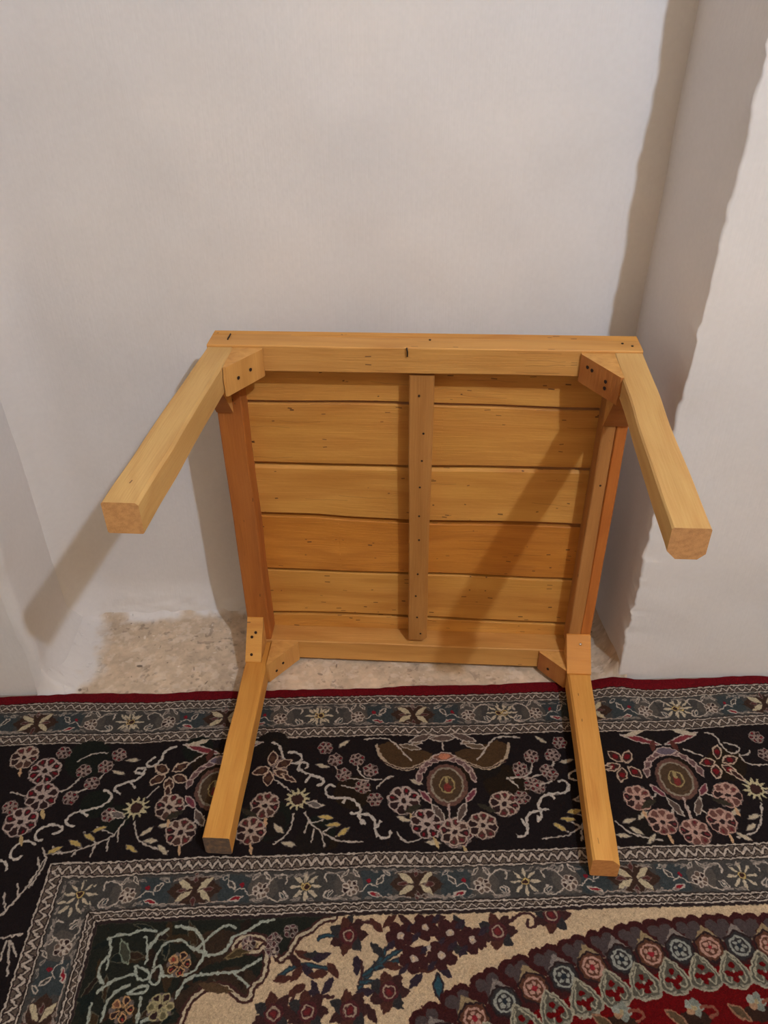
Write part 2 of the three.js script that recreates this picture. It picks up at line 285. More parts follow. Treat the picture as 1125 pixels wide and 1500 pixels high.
const onBlock = (i, x0, x1, run, f, b, mat = hole) => { const s = Math.sign(x1 - x0), x = x1 + (x0 + s * 0.005 - x1) * f, z = 0.005 + (run - 0.005) * f; nail(blocks[i], M + x + s * 0.0012, b, z + 0.0012, [s * (run - 0.005), 0, Math.abs(x1 - x0) - 0.005], mat, holeGeo, 'screw_hole'); };
onBlock(0, 0.0468, 0.0985, 0.083, 0.38, H - 0.029); onBlock(0, 0.0468, 0.0985, 0.083, 0.72, H - 0.032);
onBlock(1, 0.7025, 0.6470, 0.092, 0.2, H - 0.020); onBlock(1, 0.7025, 0.6470, 0.092, 0.32, H - 0.021); onBlock(1, 0.7025, 0.6470, 0.092, 0.68, H - 0.026); onBlock(1, 0.7025, 0.6470, 0.092, 0.68, H - 0.038);
onBlock(2, 0.0495, 0.1085, 0.076, 0.55, 0.030); onBlock(2, 0.0495, 0.1085, 0.076, 0.78, 0.022);
onBlock(3, 0.7005, 0.6455, 0.056, 0.4, 0.024);
const onWedge = (i, a, up, run, f, mat, name, geo = holeGeo) => { const y = T + up * (1 - f), z = run * f; return nail(wedges[i], M + a, y + 0.0026, z + 0.0026, [0, run, up], mat, geo, name); };
onWedge(0, 0.022, 0.0755, 0.066, 0.34, hole, 'screw_hole'); onWedge(0, 0.014, 0.0755, 0.066, 0.44, hole, 'screw_hole'); onWedge(0, 0.015, 0.0755, 0.066, 0.82, hole, 'screw_hole');
onWedge(1, 0.727, 0.0605, 0.063, 0.26, steel, 'nail', new THREE.SphereGeometry(0.0032, 12, 8)).userData.label = 'shiny steel nail head';
// bent nails in the top rail
function bentNail(x, y, z, pts) { const c = new THREE.CatmullRomCurve3(pts.map((q) => new THREE.Vector3(...q))); const m = part('nail', new THREE.TubeGeometry(c, 14, 0.0013, 8, false), iron, topRail, 'bent nail'); m.position.set(x, y, z); }
bentNail(M + 0.0325, H, -0.03, [[0, -0.004, 0.008], [0, 0.001, 0.006], [0.001, 0.0022, -0.002], [0.0005, 0.002, -0.014]]);
bentNail(M + 0.35, H - 0.003, 0, [[0, 0.001, -0.003], [0, 0.002, 0.003], [0.001, -0.002, 0.005], [0.001, -0.012, 0.0035]]);
for (const [a, z] of [[0.389, -0.034], [0.72, -0.03], [0.735, -0.02]]) nail(topRail, M + a, H + 0.0005, z, [0, 1, 0]);

// ---------------------------------------------------------------- the carpet: its woven pattern is drawn flat, in millimetres (x from the left, y away from the wall)
const ART = {
  spandEdge: ["700,676 702,656 715,635 736,621 762,622 779,636 793,645 803,639 803,623 821,613 823,578 816,560 808,574 787,567 767,573", "767,573 765,556 779,546 802,545 824,553 835,578 845,586", "844,585 859,579 867,550 891,542 907,524 931,520"],
  spandScroll: ["557,543 570,535 595,538 613,527 635,532", "563,545 568,570 567,590", "565,570 553,586 558,606 567,612", "562,625 578,606 611,601", "618,541 629,554 628,583", "611,587 615,605 637,612 636,594 611,587", "640,612 639,595 655,585 658,609 647,620 640,612", "609,629 621,619 644,619 632,630 609,629", "641,589 644,561 660,549 683,549 698,565 723,572", "629,560 634,543 653,530", "667,526 698,530 718,554 720,574 714,594 696,606 660,604", "704,567 715,558 730,540 752,522 765,532", "723,575 747,575 760,561 763,544 784,541 806,521 830,520", "579,667 578,641 591,623 609,617", "633,671 632,643 631,635", "641,670 664,660 679,655", "686,637 690,618 710,605 739,603 771,603 785,599 812,583", "771,603 786,613 796,624", "558,669 556,641"],
  vine: ["797,154 811,157 821,199 846,210 859,200 856,184 840,179 830,179", "853,224 852,208 866,205 875,213 867,221", "853,222 874,235 901,244 905,258 892,261", "876,239 870,252", "925,264 920,258 908,265 909,282 922,290 948,289 964,294 976,312 974,325 958,323", "948,291 942,300", "972,327 974,343 985,348 980,338", "972,327 990,324 1002,338 1003,370 1017,379 1031,374 1030,364", "1004,356 1012,342", "601,158 577,164 578,191 559,206 544,194 562,182", "548,205 528,204 532,220 547,216", "549,210 546,228 523,236 500,244 498,256 512,262", "525,236 538,249", "480,255 489,256 500,272 484,290 458,297 432,302 423,317 426,326 440,331", "445,298 460,310", "408,346 422,343 422,332 408,324 381,334 375,349 383,362 390,359", "381,368 369,358 348,366 341,384 349,397 362,399 364,390", "330,398 346,402 346,416"],
  stem: ["849,321 849,348 834,371 816,381", "870,320 879,341 902,360 924,374 936,381 980,383", "879,341 898,342 910,332", "908,360 930,343", "930,371 949,361", "903,361 909,390", "889,356 885,380", "877,343 872,362", "994,276 938,262", "1007,272 1017,250 1041,242", "1017,250 991,253 971,232 968,208", "991,253 951,247 931,227 913,198", "1088,288 1108,280", "1086,376 1070,386 1048,382 1042,364", "804,242 825,255 840,272", "1689,155 1709,159 1709,186 1720,212 1739,209 1747,191 1719,182", "1738,212 1739,234 1765,242 1785,241", "1740,216 1760,218 1762,206", "1630,192 1663,210", "1702,250 1727,278", "1636,294 1653,304", "1612,324 1626,339", "1595,324 1592,349", "1569,323 1558,342", "1543,296 1529,307", "1737,325 1719,375 1685,389 1665,391", "1450,351 1467,376 1497,386 1525,393", "535,320 526,350 493,368 455,384 407,386", "553,325 559,351 581,378 626,390", "522,350 485,334", "497,368 465,346", "469,376 445,360", "437,387 416,372", "528,339 532,365", "514,359 515,381", "493,368 489,392", "461,383 456,391", "397,375 411,393 414,407 398,449", "404,412 396,393", "566,274 583,253", "391,257 417,249 426,216", "419,258 446,254 464,226 482,196", "410,185 429,162 463,167", "300,256 332,267", "626,208 660,178", "639,301 656,287", "663,334 683,320", "366,499 387,466 405,417 409,390", "371,490 358,460", "385,466 375,443", "379,536 414,529", "396,540 416,564", "396,540 411,594", "392,540 391,571"],
  tealStem: ["971,632 997,600 1025,564", "979,614 1015,587 1048,572", "997,603 1044,590", "974,624 997,622 1011,628", "841,615 857,599 886,593 921,601", "905,554 917,546 935,551"],
  brownStem: ["974,591 980,608 971,624", "968,538 983,522 998,536", "897,651 905,641 931,644", "867,658 863,645 879,627", "1221,535 1243,519 1265,521 1270,536 1261,546 1251,543 1256,531"],
  rosRed: "1058,298 1099,347 1151,366 350,209 362,268 340,322",
  rosPink: "1506,303 1538,355 1591,378 1648,357 1680,302 613,298 643,352 298,175 794,301 772,354 1249,308 1149,364 1202,353",
  yel: "855,290 550,296 1739,294",
  small: "905,171 926,201 942,237 979,266 969,202 996,229 1003,295 806,201 816,223 375,166 427,208 418,270 451,238 468,200 489,172 310,290 502,308 1789,175 1790,218 1320,202 1294,238 1364,200 1350,246 1321,273",
  iris: "801,219 599,226",
  irisRed: "1498,226 1690,229",
  leafY: "491,338 477,354 454,366 559,380 422,378 910,330 925,346 944,361",
  leafW: "580,348 591,368 616,386 613,336 497,214 519,185 823,350 844,382 893,306 900,216 942,162 1084,256 1056,337 1108,385 1476,351 1484,372 1457,381 1507,389 1712,351 1698,372 1677,390 1505,340 1680,339",
  palA: "1149,266",
  palB: "1591,260",
  brownFl: "1040,553 1082,539 1122,549 1060,590 1105,585 1158,562",
  darkFl: "954,550 957,664 892,664 1018,639 840,665 1202,549 1296,525",
  leafD: "1001,536 1002,575 1025,601 1061,624 1081,607 1107,609 1133,576 982,638 868,588 882,580 897,580 910,583 850,615 872,608 890,605 907,609 930,604 874,632 888,643 902,634 922,628 859,660 968,597 990,670 1023,528 1050,529 1103,526 1140,533 953,529",
};
const CX0 = 100, CSCALE = 2048 / 1850;                           // the drawn cloth covers x = 100..1950 mm
function drawCarpet() {
  const c = canvasOf(2048, 1024), g = c.getContext('2d'), r = rng(77);
  g.scale(CSCALE, CSCALE); g.translate(-CX0, 0); g.lineJoin = g.lineCap = 'round';
  const K = { red: '#5e0c14', black: '#191314', slate: '#3d3a38', blue: '#33383a', white: '#a3968b', cream: '#ad967a', pink: '#b08a7c', brown: '#35211e', grey: '#5d5450', deep: '#1e1f1a', yellow: '#b39c62', wine: '#741a24', teal: '#27404a', field: '#520508', dusk: '#54474a' };
  const pt = (s) => s.split(' ').map((q) => q.split(',').map(Number));
  const path = (p, close) => { g.beginPath(); g.moveTo(...p[0]); if (p.length === 2) g.lineTo(...p[1]); for (let i = 1; i < p.length - 1; i++) { const a = p[i], b = p[i + 1], e = i === p.length - 2; g.quadraticCurveTo(a[0], a[1], e ? b[0] : (a[0] + b[0]) / 2, e ? b[1] : (a[1] + b[1]) / 2); } if (close) g.closePath(); };
  const stroke = (p, w, col) => { path(p); g.lineWidth = w; g.strokeStyle = col; g.stroke(); };
  const at = (x, y, a, k, fn) => { g.save(); g.translate(x, y); g.rotate(a); g.scale(k, k); fn(); g.restore(); };
  const dot = (x, y, rx, col, ry = rx, a = 0) => { g.fillStyle = col; g.beginPath(); g.ellipse(x, y, rx, ry, a, 0, 7); g.fill(); };
  const ringAt = (x, y, rx, w, col, ry = rx) => { g.strokeStyle = col; g.lineWidth = w; g.beginPath(); g.ellipse(x, y, rx, ry, 0, 0, 7); g.stroke(); };
  const leaf = (x, y, a, l, w, fill, line, lw = 2.4) => at(x, y, a, 1, () => { g.beginPath(); g.moveTo(-l / 2, 0); g.quadraticCurveTo(0, -w, l / 2, 0); g.quadraticCurveTo(0, w, -l / 2, 0); if (fill) { g.fillStyle = fill; g.fill(); } if (line) { g.strokeStyle = line; g.lineWidth = lw; g.stroke(); } });
  const rosette = (x, y, R, n, fill, line, spot, rot = 0) => at(x, y, rot, 1, () => {
    for (let i = 0; i < n; i++) { const a = ((i + 0.5) / n) * 6.283; dot(Math.cos(a) * R * 0.8, Math.sin(a) * R * 0.8, R * 0.24, '#5a4f4b'); }
    for (let i = 0; i < n; i++) { const a = (i / n) * 6.283; g.save(); g.rotate(a); g.beginPath(); g.moveTo(R * 0.22, 0); g.bezierCurveTo(R * 0.5, -R * 0.12, R * 0.62, -R * 0.42, R * 0.86, -R * 0.26); g.bezierCurveTo(R * 1.02, -R * 0.1, R * 1.02, R * 0.1, R * 0.86, R * 0.26); g.bezierCurveTo(R * 0.62, R * 0.42, R * 0.5, R * 0.12, R * 0.22, 0); g.fillStyle = hash(i, R | 0, 8) < 0.35 ? '#2a1c1c' : fill; g.fill(); g.lineWidth = R * (0.09 + 0.07 * hash(i, n, 6)); g.strokeStyle = line; g.stroke(); if (spot && hash(i, x | 0, 7) < 0.6) dot(R * 0.74, 0, R * 0.14, spot, R * 0.1); g.restore(); }
    dot(0, 0, R * 0.15, '#2a1c1c'); for (let i = 0; i < n; i++) { const a = ((i + 0.5) / n) * 6.283; stroke([[Math.cos(a) * R * 0.2, Math.sin(a) * R * 0.2], [Math.cos(a) * R * 0.42, Math.sin(a) * R * 0.42]], R * 0.07, line); }
  });
  const spiky = (x, y, R, n, line, mid) => { for (let i = 0; i < n; i++) { const a = (i / n) * 6.283; leaf(x + Math.cos(a) * R * 0.62, y + Math.sin(a) * R * 0.62, a, R * 0.75, R * 0.2, line, null); } dot(x, y, R * 0.25, K.brown); ringAt(x, y, R * 0.2, 2, mid); };
  const curl = (x, y, a, k, col, w = 3.4) => at(x, y, a, k, () => stroke([[-26, 6], [-14, -10], [4, -12], [16, -2], [10, 10], [-2, 8], [0, 0]], w / k, col));

  // borders, from the wall inwards
  g.fillStyle = K.black; g.fillRect(CX0, 0, 1850, 930);
  g.fillStyle = K.red; g.fillRect(CX0, 0, 1850, 36);
  const zig = (x0, x1, y, h, p, lw, col, ph = 0) => { g.beginPath(); for (let x = x0, i = 0; x <= x1; x += p / 2, i++) { const yy = y + ((i + ph) % 2 ? h : 0); if (i) g.lineTo(x, yy); else g.moveTo(x, yy); } g.lineWidth = lw; g.strokeStyle = col; g.stroke(); };
  const guard = (x0, x1, y0, y1, p = 17) => {
    g.fillStyle = '#544840'; g.fillRect(x0, y0, x1 - x0, y1 - y0);
    const h = y1 - y0;
    for (let x = x0, i = 0; x < x1; x += p / 2, i++) { g.fillStyle = ['#8d7f78', '#85766c', '#93837a', '#8a6f6c'][Math.floor(hash(i >> 4, y0 | 0, 3) * 4)]; const up = i % 2; g.beginPath(); g.moveTo(x - p * 0.36, up ? y1 - h * 0.14 : y0 + h * 0.14); g.lineTo(x + p * 0.36, up ? y1 - h * 0.14 : y0 + h * 0.14); g.lineTo(x, up ? y0 + h * 0.62 : y0 + h * 0.38); g.fill(); }
    zig(x0, x1, y0 + h * 0.24, h * 0.52, p, h * 0.30, '#2b2220', 0); zig(x0, x1, y0 + h * 0.24, h * 0.52, p, h * 0.15, K.white, 0);
    for (const y of [y0, y1]) { stroke([[x0, y], [x1, y]], 7, '#221a18'); stroke([[x0, y], [x1, y]], 2.9, K.white); }
  };
  const band = (x0, x1, y0, y1, xs, half) => {                     // small floral border; xs = centres of the four-petalled flowers, half = half a repeat
    const y = (y0 + y1) / 2, h = y1 - y0;
    g.fillStyle = K.slate; g.fillRect(x0, y0, x1 - x0, h);
    for (const X of xs) {
      for (const s of [-1, 1]) { g.fillStyle = K.blue; g.fillRect(X + s * half * 0.36 - half * 0.14, y0 + 5, half * 0.28, h - 10); dot(X + s * half * 0.62, y, h * 0.42, '#4a4440'); }
      g.fillStyle = '#36261f'; g.beginPath(); g.moveTo(X - h * 0.8, y); g.lineTo(X - h * 0.3, y0 + 5); g.lineTo(X + h * 0.3, y0 + 5); g.lineTo(X + h * 0.8, y); g.lineTo(X + h * 0.3, y1 - 5); g.lineTo(X - h * 0.3, y1 - 5); g.closePath(); g.fill(); for (const s of [-1, 1]) { stroke([[X + s * h * 0.62, y - h * 0.3], [X + s * h * 0.4, y - h * 0.42], [X + s * h * 0.14, y - h * 0.36]], 2, '#85766c'); stroke([[X + s * h * 1.0, y + h * 0.4], [X + s * h * 0.6, y + h * 0.36], [X + s * h * 0.2, y + h * 0.42]], 2.6, '#948378'); }
      for (const a of [0.62, 2.52, 3.76, 5.66]) leaf(X + Math.cos(a) * h * 0.36, y + Math.sin(a) * h * 0.3, a * 0.94 + 0.06 * Math.PI, h * 0.6, h * 0.21, '#a5987e', '#3d2c28', 1.2);
      for (const a of [0, 1.57, 3.14, 4.71]) leaf(X + Math.cos(a) * h * 0.38, y + Math.sin(a) * h * 0.36, a, h * 0.3, h * 0.12, '#4a2826', '#6e5f58', 1.2);
      for (const s of [-1, 1]) {
        const q = (f) => X + s * half * f;
        leaf(q(0.33), y - h * 0.12, s * 0.9, h * 0.36, h * 0.13, K.slate, K.white); leaf(q(0.38), y + h * 0.3, s * -0.3, h * 0.42, h * 0.12, K.wine, K.white); leaf(q(0.27), y - h * 0.34, s * -0.6, h * 0.24, h * 0.1, null, K.white, 2);
        dot(q(0.43), y - h * 0.1, 4, K.wine); stroke([[q(0.36), y + h * 0.1], [q(0.43), y - h * 0.1], [q(0.5), y + h * 0.28], [q(0.6), y + h * 0.1]], 2.2, K.white);
        rosette(q(0.6), y + h * 0.08, h * 0.24, 7, '#57473f', K.white, null); for (const d of [-1, 1]) leaf(q(0.6) + d * h * 0.16, y - h * 0.36, d * 0.9, h * 0.3, h * 0.09, null, K.white, 2.2);
        stroke([[q(0.66), y - h * 0.1], [q(0.72), y - h * 0.42], [q(0.86), y - h * 0.36], [q(0.82), y - h * 0.12]], 3, K.white); stroke([[q(0.66), y + h * 0.25], [q(0.74), y + h * 0.46], [q(0.88), y + h * 0.3], [q(0.8), y + h * 0.12]], 3, K.white); leaf(q(0.79), y + h * 0.24, s * 0.9, h * 0.26, h * 0.1, K.blue, K.white, 2);
      }
      spiky(X + half, y, h * 0.46, 8, '#a89a86', K.yellow); spiky(X - half, y, h * 0.46, 8, '#a89a86', K.yellow);
    }
    for (let i = 0; i < (x1 - x0) / 8; i++) { const x = x0 + r() * (x1 - x0), e = r() < 0.5 ? y0 + 5 + r() * 5 : y1 - 5 - r() * 5; leaf(x, e, (r() - 0.5) * 1.2, 10 + r() * 8, 3, null, '#7c716a', 1.6); }
  };
  guard(CX0, 1950, 38, 57, 17);
  band(CX0, 1950, 58, 118, [-95, 293, 690, 1088, 1465, 1842], 195);
  guard(CX0, 1950, 120, 142, 19);

  // main border
  g.fillStyle = K.black; g.fillRect(CX0, 145, 1850, 785);
  for (let i = 0; i < 26; i++) dot(CX0 + r() * 1850, 160 + r() * 230, 16 + r() * 30, ['#1a1513', '#20170f', '#171915'][i % 3]);
  const main = () => {
    for (const s of ART.stem) stroke(pt(s), 3.6, '#a0948a');
    for (const s of ART.vine) stroke(pt(s), 5.4, '#a99f96');
    for (const [x, y] of pt(ART.leafW)) leaf(x, y, (hash(x, y, 1) - 0.5) * 1.6, 30, 10, '#a89a84', K.grey, 1.4);
    for (const [x, y] of pt(ART.leafY)) leaf(x, y, (hash(x, y, 2) - 0.5) * 1.4, 30, 10, '#a58d55', K.grey, 1.4);
    for (const [x, y] of pt(ART.small)) rosette(x, y, 15, 6, '#33211e', '#8c7870', K.wine, hash(x, y, 5));
    const irisAt = (x, y, col, a) => at(x, y, a, 1, () => { for (const [px, py, q] of [[-2, -26, -1.5], [22, -12, -0.5], [20, 12, 0.5], [-6, 22, 1.6], [-22, 4, 2.8]]) { leaf(px, py, q, 34, 19, K.brown, '#a8927f', 3); dot(px, py, 6, col); } leaf(34, 22, 0.6, 36, 11, K.brown, '#a8927f', 3); });
    for (const [x, y] of pt(ART.iris)) irisAt(x, y, '#4a3226', x < 700 ? 0.9 : 0);
    for (const [x, y] of pt(ART.irisRed)) irisAt(x, y, '#64141a', x < 1560 ? 2.4 : 0.3);
    for (const [x, y] of pt(ART.yel)) { spiky(x, y, 27, 12, '#a79c7c', K.yellow); ringAt(x, y, 14, 4, '#a79c7c'); dot(x, y, 11, K.brown); leaf(x + (x < 700 ? -32 : 32), y + 12, 0.3, 32, 13, K.grey, K.white, 2.4); }
    for (const [x, y] of pt(ART.rosRed)) { rosette(x, y, 31, 8, '#332120', '#9a8880', '#64121c', 0.3); leaf(x + 14, y + 38, 1.2, 26, 8, '#a58d65', null); }
    for (const [x, y] of pt(ART.rosPink)) { rosette(x, y, 28, 8, x > 1400 ? '#5c3c36' : '#46302a', x > 1400 ? '#a08074' : '#9c897c', '#5a2226', 0.2); if (x > 1400 || x < 800) leaf(x + 4, y + 36, 1.4, 24, 7, '#b08d6c', null); }
  };
  main();
  g.save(); g.beginPath(); g.rect(1262, 148, 150, 252); g.clip(); g.translate(2288, 0); g.scale(-1, 1); main(); g.restore();
  // the wing leaves and the shield flowers on the axes of the border
  const wing = (x, s) => { const q = (l) => l.map(([a, b]) => [x + s * a, b]); path(q([[-135, 170], [-128, 205], [-95, 228], [-60, 228], [-15, 190], [-40, 180], [-80, 172], [-110, 160]]), true); g.fillStyle = '#43301f'; g.fill(); stroke(q([[-135, 168], [-130, 200], [-98, 226], [-62, 228], [-12, 190]]), 7, '#9a8874'); stroke(q([[-128, 205], [-98, 226], [-62, 228], [-20, 196]]), 2, K.brown); stroke(q([[-160, 154], [-120, 146], [-95, 165], [-80, 190], [-66, 205]]), 4, '#a0948a'); leaf(x + s * -66, 172, 0.2, 44, 13, '#5a4a3c', K.white); leaf(x + s * -50, 160, -0.5, 30, 10, '#6a5848', K.white); };
  for (const s of [-1, 1]) wing(1144, s);
  const shield = (x, y, top) => {
    for (let i = 0; i < 9; i++) { const a = -2.9 + (i / 8) * 2.66; leaf(x + Math.cos(a) * 54, y - 4 + Math.sin(a) * 58, a + 1.57, 30, 12, '#5d4444', '#9d8880', 2.6); }
    for (const s of [-1, 1]) { leaf(x + s * 44, y + 26, s * -0.9, 36, 12, '#63303a', '#9d8880', 2.6); leaf(x + s * 22, y + 62, s * -1.1, 44, 14, '#51423c', '#a0948a', 2.6); leaf(x + s * 70, y + 54, s * 0.5, 40, 12, '#2f2a22', null); }
    dot(x, y, 40, '#5c4038', 48); dot(x, y, 33, '#7f7466', 40); dot(x, y, 29, '#463527', 36); ringAt(x, y, 14, 3, '#8b7a54', 18); dot(x, y + 6, 7, '#6a2a28', 10); dot(x, y - 10, 4, '#8b7a54', 9);
    stroke([[x, y + 44], [x - 4, y + 62], [x, y + 82]], 4, '#9d8880'); leaf(x, y - 66, 0, 46, 20, top ? '#6a4438' : '#5c505a', '#a08c84', 3);
    if (top) { dot(x, y - 66, 12, '#a86a50', 7); stroke([[x, y - 84], [x, y - 100]], 4, K.white); for (const s of [-1, 0, 1]) leaf(x + s * 44, y - 112, s * 0.4, 52, 15, '#51423c', '#a0948a', 2.6); }
    else for (const s of [-1, 1]) { leaf(x + s * 42, y - 96, s * -0.35, 84, 13, '#6a2a30', '#a3958c', 3); leaf(x + s * 52, y - 112, s * 0.3, 52, 12, '#a89a88', null); leaf(x + s * 22, y - 80, s * 1.2, 30, 12, '#4f2a24', null); }
  };
  shield(1144, 262, true); shield(1593, 262, false); shield(695, 262, false);

  // inner borders turn the corner with a mitre
  const CX = 421, CY = 403, mitre = (fn) => {
    g.save(); g.beginPath(); g.moveTo(CX, CY); g.lineTo(CX + 560, CY + 560); g.lineTo(2000, 960); g.lineTo(2000, CY); g.closePath(); g.clip(); fn(); g.restore();
    g.save(); g.beginPath(); g.moveTo(CX, CY); g.lineTo(CX + 560, CY + 560); g.lineTo(CX, 980); g.closePath(); g.clip(); g.transform(0, 1, 1, 0, CX - CY, CY - CX); fn(); g.restore();
  };
  mitre(() => { guard(CX, 1950, 405, 431, 17.6); band(CX, 1950, 434, 494, [687, 1072, 1453, 1835], 191); guard(CX, 1950, 496, 510, 15.5); stroke([[CX, 514], [1950, 514]], 5, '#2a2020'); });
  dot(490, 463, 24, K.slate); spiky(490, 463, 27, 8, '#a89a86', K.yellow);
  stroke([[CX, 930], [CX, CY], [1950, CY]], 0.1, K.white);

  // field: cream ground, dark corner with scrolls, scalloped medallion
  g.save(); g.beginPath(); g.rect(534, 517, 1420, 420); g.clip();
  g.fillStyle = K.cream; g.fillRect(534, 517, 1420, 420);
  for (let i = 0; i < 500; i++) dot(700 + r() * 700, 520 + r() * 200, 3 + r() * 6, 'rgba(170,140,98,0.10)');
  const edge = ART.spandEdge.flatMap((s) => pt(s));
  g.beginPath(); g.moveTo(534, 940); g.lineTo(700, 940); for (const q of edge) g.lineTo(...q); g.lineTo(931, 510); g.lineTo(534, 510); g.closePath(); g.fillStyle = K.deep; g.fill();
  for (const q of [[740, 560], [720, 640], [770, 620], [690, 700]]) dot(...q, 42, '#30241c', 26);
  for (let i = 0; i < 46; i++) { const x = 545 + r() * 250, y = 525 + r() * 165; leaf(x, y, r() * 6, 26 + r() * 30, 8 + r() * 12, ['#2c2018', '#241b16', '#171c1a', '#32261a'][i % 4], i % 3 ? null : '#4e493c', 1.6); }
  g.save(); g.beginPath(); g.moveTo(700, 940); for (const q of edge) g.lineTo(...q); g.lineTo(1000, 500); g.lineTo(1100, 940); g.closePath(); g.fillStyle = K.cream; g.fill(); g.restore();
  for (const s of ART.spandEdge) { stroke(pt(s), 13, '#3a2320'); stroke(pt(s), 5, '#a3957f'); }
  for (const s of ART.spandScroll) stroke(pt(s), 4.6, '#8d9186');
  for (const [x, y] of [[682, 587], [606, 652]]) { rosette(x, y, 19, 5, '#6a4433', '#a27c58', '#7c2a24'); } rosette(664, 650, 21, 6, '#57503a', '#8d8262', null); leaf(590, 565, 1.1, 44, 15, '#3a3a30', '#6f7566'); leaf(745, 625, 0.2, 60, 14, '#4a3828', null); leaf(780, 570, -0.4, 56, 13, '#3f3322', '#6a5a40');
  for (const [x, y] of [[832, 553], [858, 540], [830, 568], [790, 558]]) rosette(x, y, 12, 5, '#43282a', '#8c7c76', null);
  for (const s of ART.brownStem) stroke(pt(s), 5, '#3b2424');
  for (const s of ART.tealStem) { stroke(pt(s), 8, '#2c2a2e'); stroke(pt(s), 3.6, K.teal); }
  const far = ['#35201f', '#2b2829', '#432620', '#2c222a'];
  for (const [x, y] of pt(ART.leafD)) leaf(x, y, (hash(x, y, 9) - 0.4) * 2.6, 33, 13, far[Math.floor(hash(x, y, 4) * 4)], null);
  for (const [x, y] of pt(ART.darkFl)) { for (let i = 0; i < 7; i++) leaf(x + Math.cos(i * 0.9) * 16, y + Math.sin(i * 0.9) * 15, i * 0.9, 36, 20, far[i % 3], null); dot(x, y, 15, '#432022'); ringAt(x, y, 9, 2.6, '#8a7868'); dot(x, y, 5, '#5d2022'); }
  for (const [x, y] of pt(ART.brownFl)) { for (let i = 0; i < 5; i++) dot(x + Math.cos(i * 1.257 + 0.4) * 15, y + Math.sin(i * 1.257 + 0.4) * 14, 10, '#361c1c'); ringAt(x, y, 4.5, 3.4, '#9a8a7e'); for (const a of [-0.7, 2.3]) leaf(x + Math.cos(a) * 25, y + Math.sin(a) * 22, a, 24, 10, '#2c222a', null); }
  leaf(1096, 632, 1.6, 40, 15, K.teal, '#2a2226', 3); dot(1086, 573, 5, K.white);
  // medallion round the axis at x = 1593
  const mx = 1593, arc = (d, k) => 526 + d + (440 - d * 0.4) * (1 - Math.sqrt(Math.max(0, 1 - (k / (740 - d * 0.75)) ** 2)));
  const ringPts = (d, step, ph = 0) => { const o = []; for (let i = -26; i <= 26; i++) { const k = (i + ph) * step; if (Math.abs(k) < 690 - d) o.push([mx + k, arc(d, k), Math.atan2(arc(d, k + 2) - arc(d, k - 2), 4)]); } return o; };
  const fillUnder = (d, col) => { g.beginPath(); g.moveTo(mx - 720, 960); for (let k = -690 + d; k <= 690 - d; k += 6) g.lineTo(mx + k, arc(d, k)); g.lineTo(mx + 720, 960); g.closePath(); g.fillStyle = col; g.fill(); };
  fillUnder(16, '#341616');
  const ST = 49.5;
  for (const [x, y, a] of ringPts(20, ST, 0.5)) at(x, y, a, 1, () => { for (const s of [-1, 1]) dot(s * 11, 0, 16.5, '#341616'); dot(0, 8, 25, '#341616', 18); for (const s of [-1, 1]) dot(s * 10, 3, 10, '#3f3535'); dot(0, 18, 10, '#3f3535', 13); });
  for (const [x, y, a] of ringPts(58, ST, 0)) at(x, y, a, 1, () => {
    const odd = Math.round((x - mx) / ST) % 2, base = odd ? '#4c2e22' : '#2a2728', lite = odd ? '#967468' : '#7e7e76';
    g.fillStyle = odd ? '#7c6a50' : '#6e645f'; g.beginPath(); g.moveTo(0, -38); g.lineTo(26, -8); g.lineTo(-26, -8); g.closePath(); g.fill();
    g.fillStyle = base; g.beginPath(); for (let i = 0; i < 6; i++) g.lineTo(Math.cos(i * 1.047 + 0.52) * 25, Math.sin(i * 1.047 + 0.52) * 25); g.closePath(); g.fill(); g.strokeStyle = '#261a1a'; g.lineWidth = 3; g.stroke();
    ringAt(0, 0, 15, 4, lite); for (let i = 0; i < 5; i++) dot(Math.cos(i * 1.257) * 7.5, Math.sin(i * 1.257) * 7.5, 3.6, lite); dot(0, 0, 4, odd ? '#7c2028' : '#20242a');
  });
  fillUnder(88, K.field);
  for (const [x, y, a] of ringPts(96, ST, 0.5)) at(x, y, a, 1, () => {
    g.fillStyle = '#4a463d'; g.beginPath(); g.moveTo(0, -30); g.quadraticCurveTo(24, -8, 25, 16); g.quadraticCurveTo(12, 30, 0, 26); g.quadraticCurveTo(-12, 30, -25, 16); g.quadraticCurveTo(-24, -8, 0, -30); g.fill(); g.strokeStyle = '#857f6e'; g.lineWidth = 3.4; g.stroke();
    for (const s of [-1, 1]) { stroke([[s * 3, -22], [s * 16, -4], [s * 18, 14], [s * 8, 20], [s * 6, 8]], 2.6, '#857f6e'); stroke([[s * 22, 18], [s * 14, 26], [s * 4, 22]], 3, '#777164'); }
    for (const [px, py] of [[0, -8], [-10, 4], [10, 4], [0, 14], [-3, 6], [3, 6]]) dot(px, py, 4.6, K.field); dot(0, 2, 2.6, '#7d7a6e');
  });
  for (const [x, y] of [[1374, 682], [1487, 679], [1586, 674], [1690, 690]]) { dot(x - 4, y + 12, 24, '#2a1a14', 12); for (let i = 0; i < 5; i++) { dot(x + Math.cos(i * 1.25) * 9, y - 4 + Math.sin(i * 1.25) * 8, 6.5, ['#7d7f76', '#6a6c64', '#8a6a52'][i % 3]); } dot(x, y - 4, 4, '#8a7a5c'); stroke([[x + 10, y - 4], [x + 28, y - 8], [x + 36, y + 6], [x + 20, y + 10]], 5, '#6e4032'); leaf(x - 32, y + 10, 0.7, 36, 15, '#4b3a2a', '#7d5a46', 3); }
  dot(mx, 930, 300, '#5a1018', 120);
  g.restore();
  // wear of the pile: each knot a touch lighter or darker
  const src = g.getImageData(0, 0, 2048, 1024).data, im = g.createImageData(2048, 1024), d = im.data;
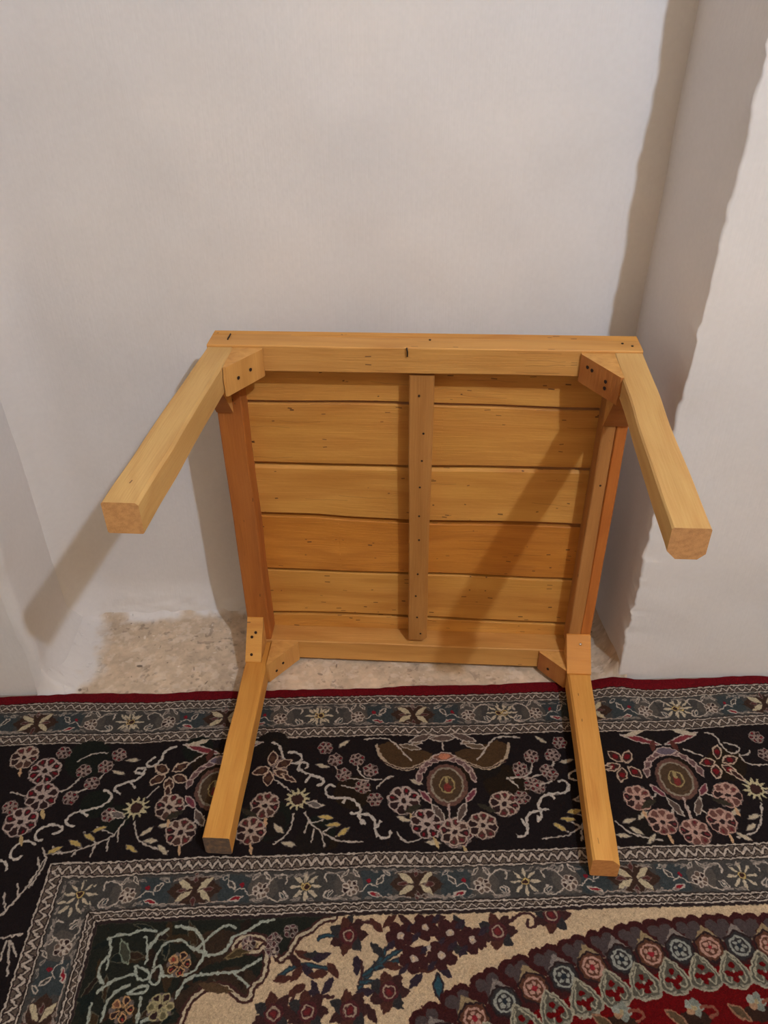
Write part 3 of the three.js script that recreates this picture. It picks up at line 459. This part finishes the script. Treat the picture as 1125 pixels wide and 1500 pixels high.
  for (let i = 0, p = 0; i < d.length; i += 4, p++) {            // knots sit on a slightly uneven grid
    const x = p % 2048, y = (p / 2048) | 0, k = 1 + (hash(x, y, 17) - 0.5) * 0.26 + (noise(x / 3, y / 3, 19) - 0.5) * 0.16;
    const sx = clamp(Math.round(x + (noise(x / 5, y / 5, 23) - 0.5) * 4), 0, 2047), sy = clamp(Math.round(y + (noise(x / 5, y / 5, 29) - 0.5) * 4), 0, 1023), q = (sy * 2048 + sx) * 4;
    for (let e = 0; e < 3; e++) d[i + e] = clamp(src[q + e] * k, 0, 255);
    d[i + 3] = 255;
  }
  g.putImageData(im, 0, 0);
  return c;
}
const weave = texture(drawCarpet(), true, THREE.MirroredRepeatWrapping);
const pile = texture(pixels(512, 512, (x, y) => { const v = 255 * clamp(0.6 * noise(x / 2.2, y / 2.2, 231, 0, 0) + 0.4 * noise(x / 7, y / 7, 233)); return [v, v, v]; }), false, THREE.MirroredRepeatWrapping);
pile.repeat.set(7, 3.5);
const carpetMat = new THREE.MeshPhysicalMaterial({ specularIntensity: 0.2, map: weave, bumpMap: pile, bumpScale: 0.002, roughness: 1 });
const KX0 = LEFT + 0.02, KX1 = RIGHT - 0.02, KZ1 = 2.2, KW = 1.85, KH = 0.925;
const carpetTop = (x, z) => {                                     // the pile lies nearly flat, with a ruck against the right-hand pier
  const ruck = 0.014 * Math.exp(-(((x - 0.53) / 0.05) ** 2)) * Math.exp(-(((z - 0.03) / 0.05) ** 2)) + 0.006 * Math.exp(-(((x - 0.8) / 0.25) ** 2)) * Math.exp(-((z / 0.05) ** 2)) + 0.004 * Math.exp(-(((x + 0.68) / 0.12) ** 2)) * Math.exp(-((z / 0.06) ** 2));
  return 0.0076 + ruck + (noise(x * 7, z * 7, 241) - 0.5) * 0.0016;
};
const carpetEdge = (x) => 0.0105 + (noise(x * 11, 0, 251) - 0.5) * 0.006 + (noise(x * 60, 0, 252) - 0.5) * 0.0025;
const warpZ = (x, z) => z + ((noise(x * 6, 1, 255) - 0.5) * 0.008 + (noise(x * 17, 2, 256) - 0.5) * 0.003) * smooth(0.9, 0.2, z);
const carpetGeo = grid(640, 150, (u, v) => {
  const x = KX0 + u * (KX1 - KX0), k = Math.max(0, v * 1.04 - 0.04), z0c = carpetEdge(x), z = z0c + (KZ1 - z0c) * k * k, h = v < 0.04 ? carpetTop(x, z0c) * (v / 0.04) : carpetTop(x, z);
  const w = warpZ(x, z);
  return [x, h, z, (x + 1 - CX0 / 1000) / KW, 1 - w / KH];
});
{ const ix = carpetGeo.index.array; for (let i = 0; i < ix.length; i += 3) { const t = ix[i]; ix[i] = ix[i + 1]; ix[i + 1] = t; } carpetGeo.computeVertexNormals(); }
const carpet = part('carpet', carpetGeo, carpetMat, scene);
carpet.userData.label = 'dark floral woven carpet with cream zigzag borders and a red edge along the wall'; carpet.userData.category = 'carpet';

renderer.render(scene, camera);
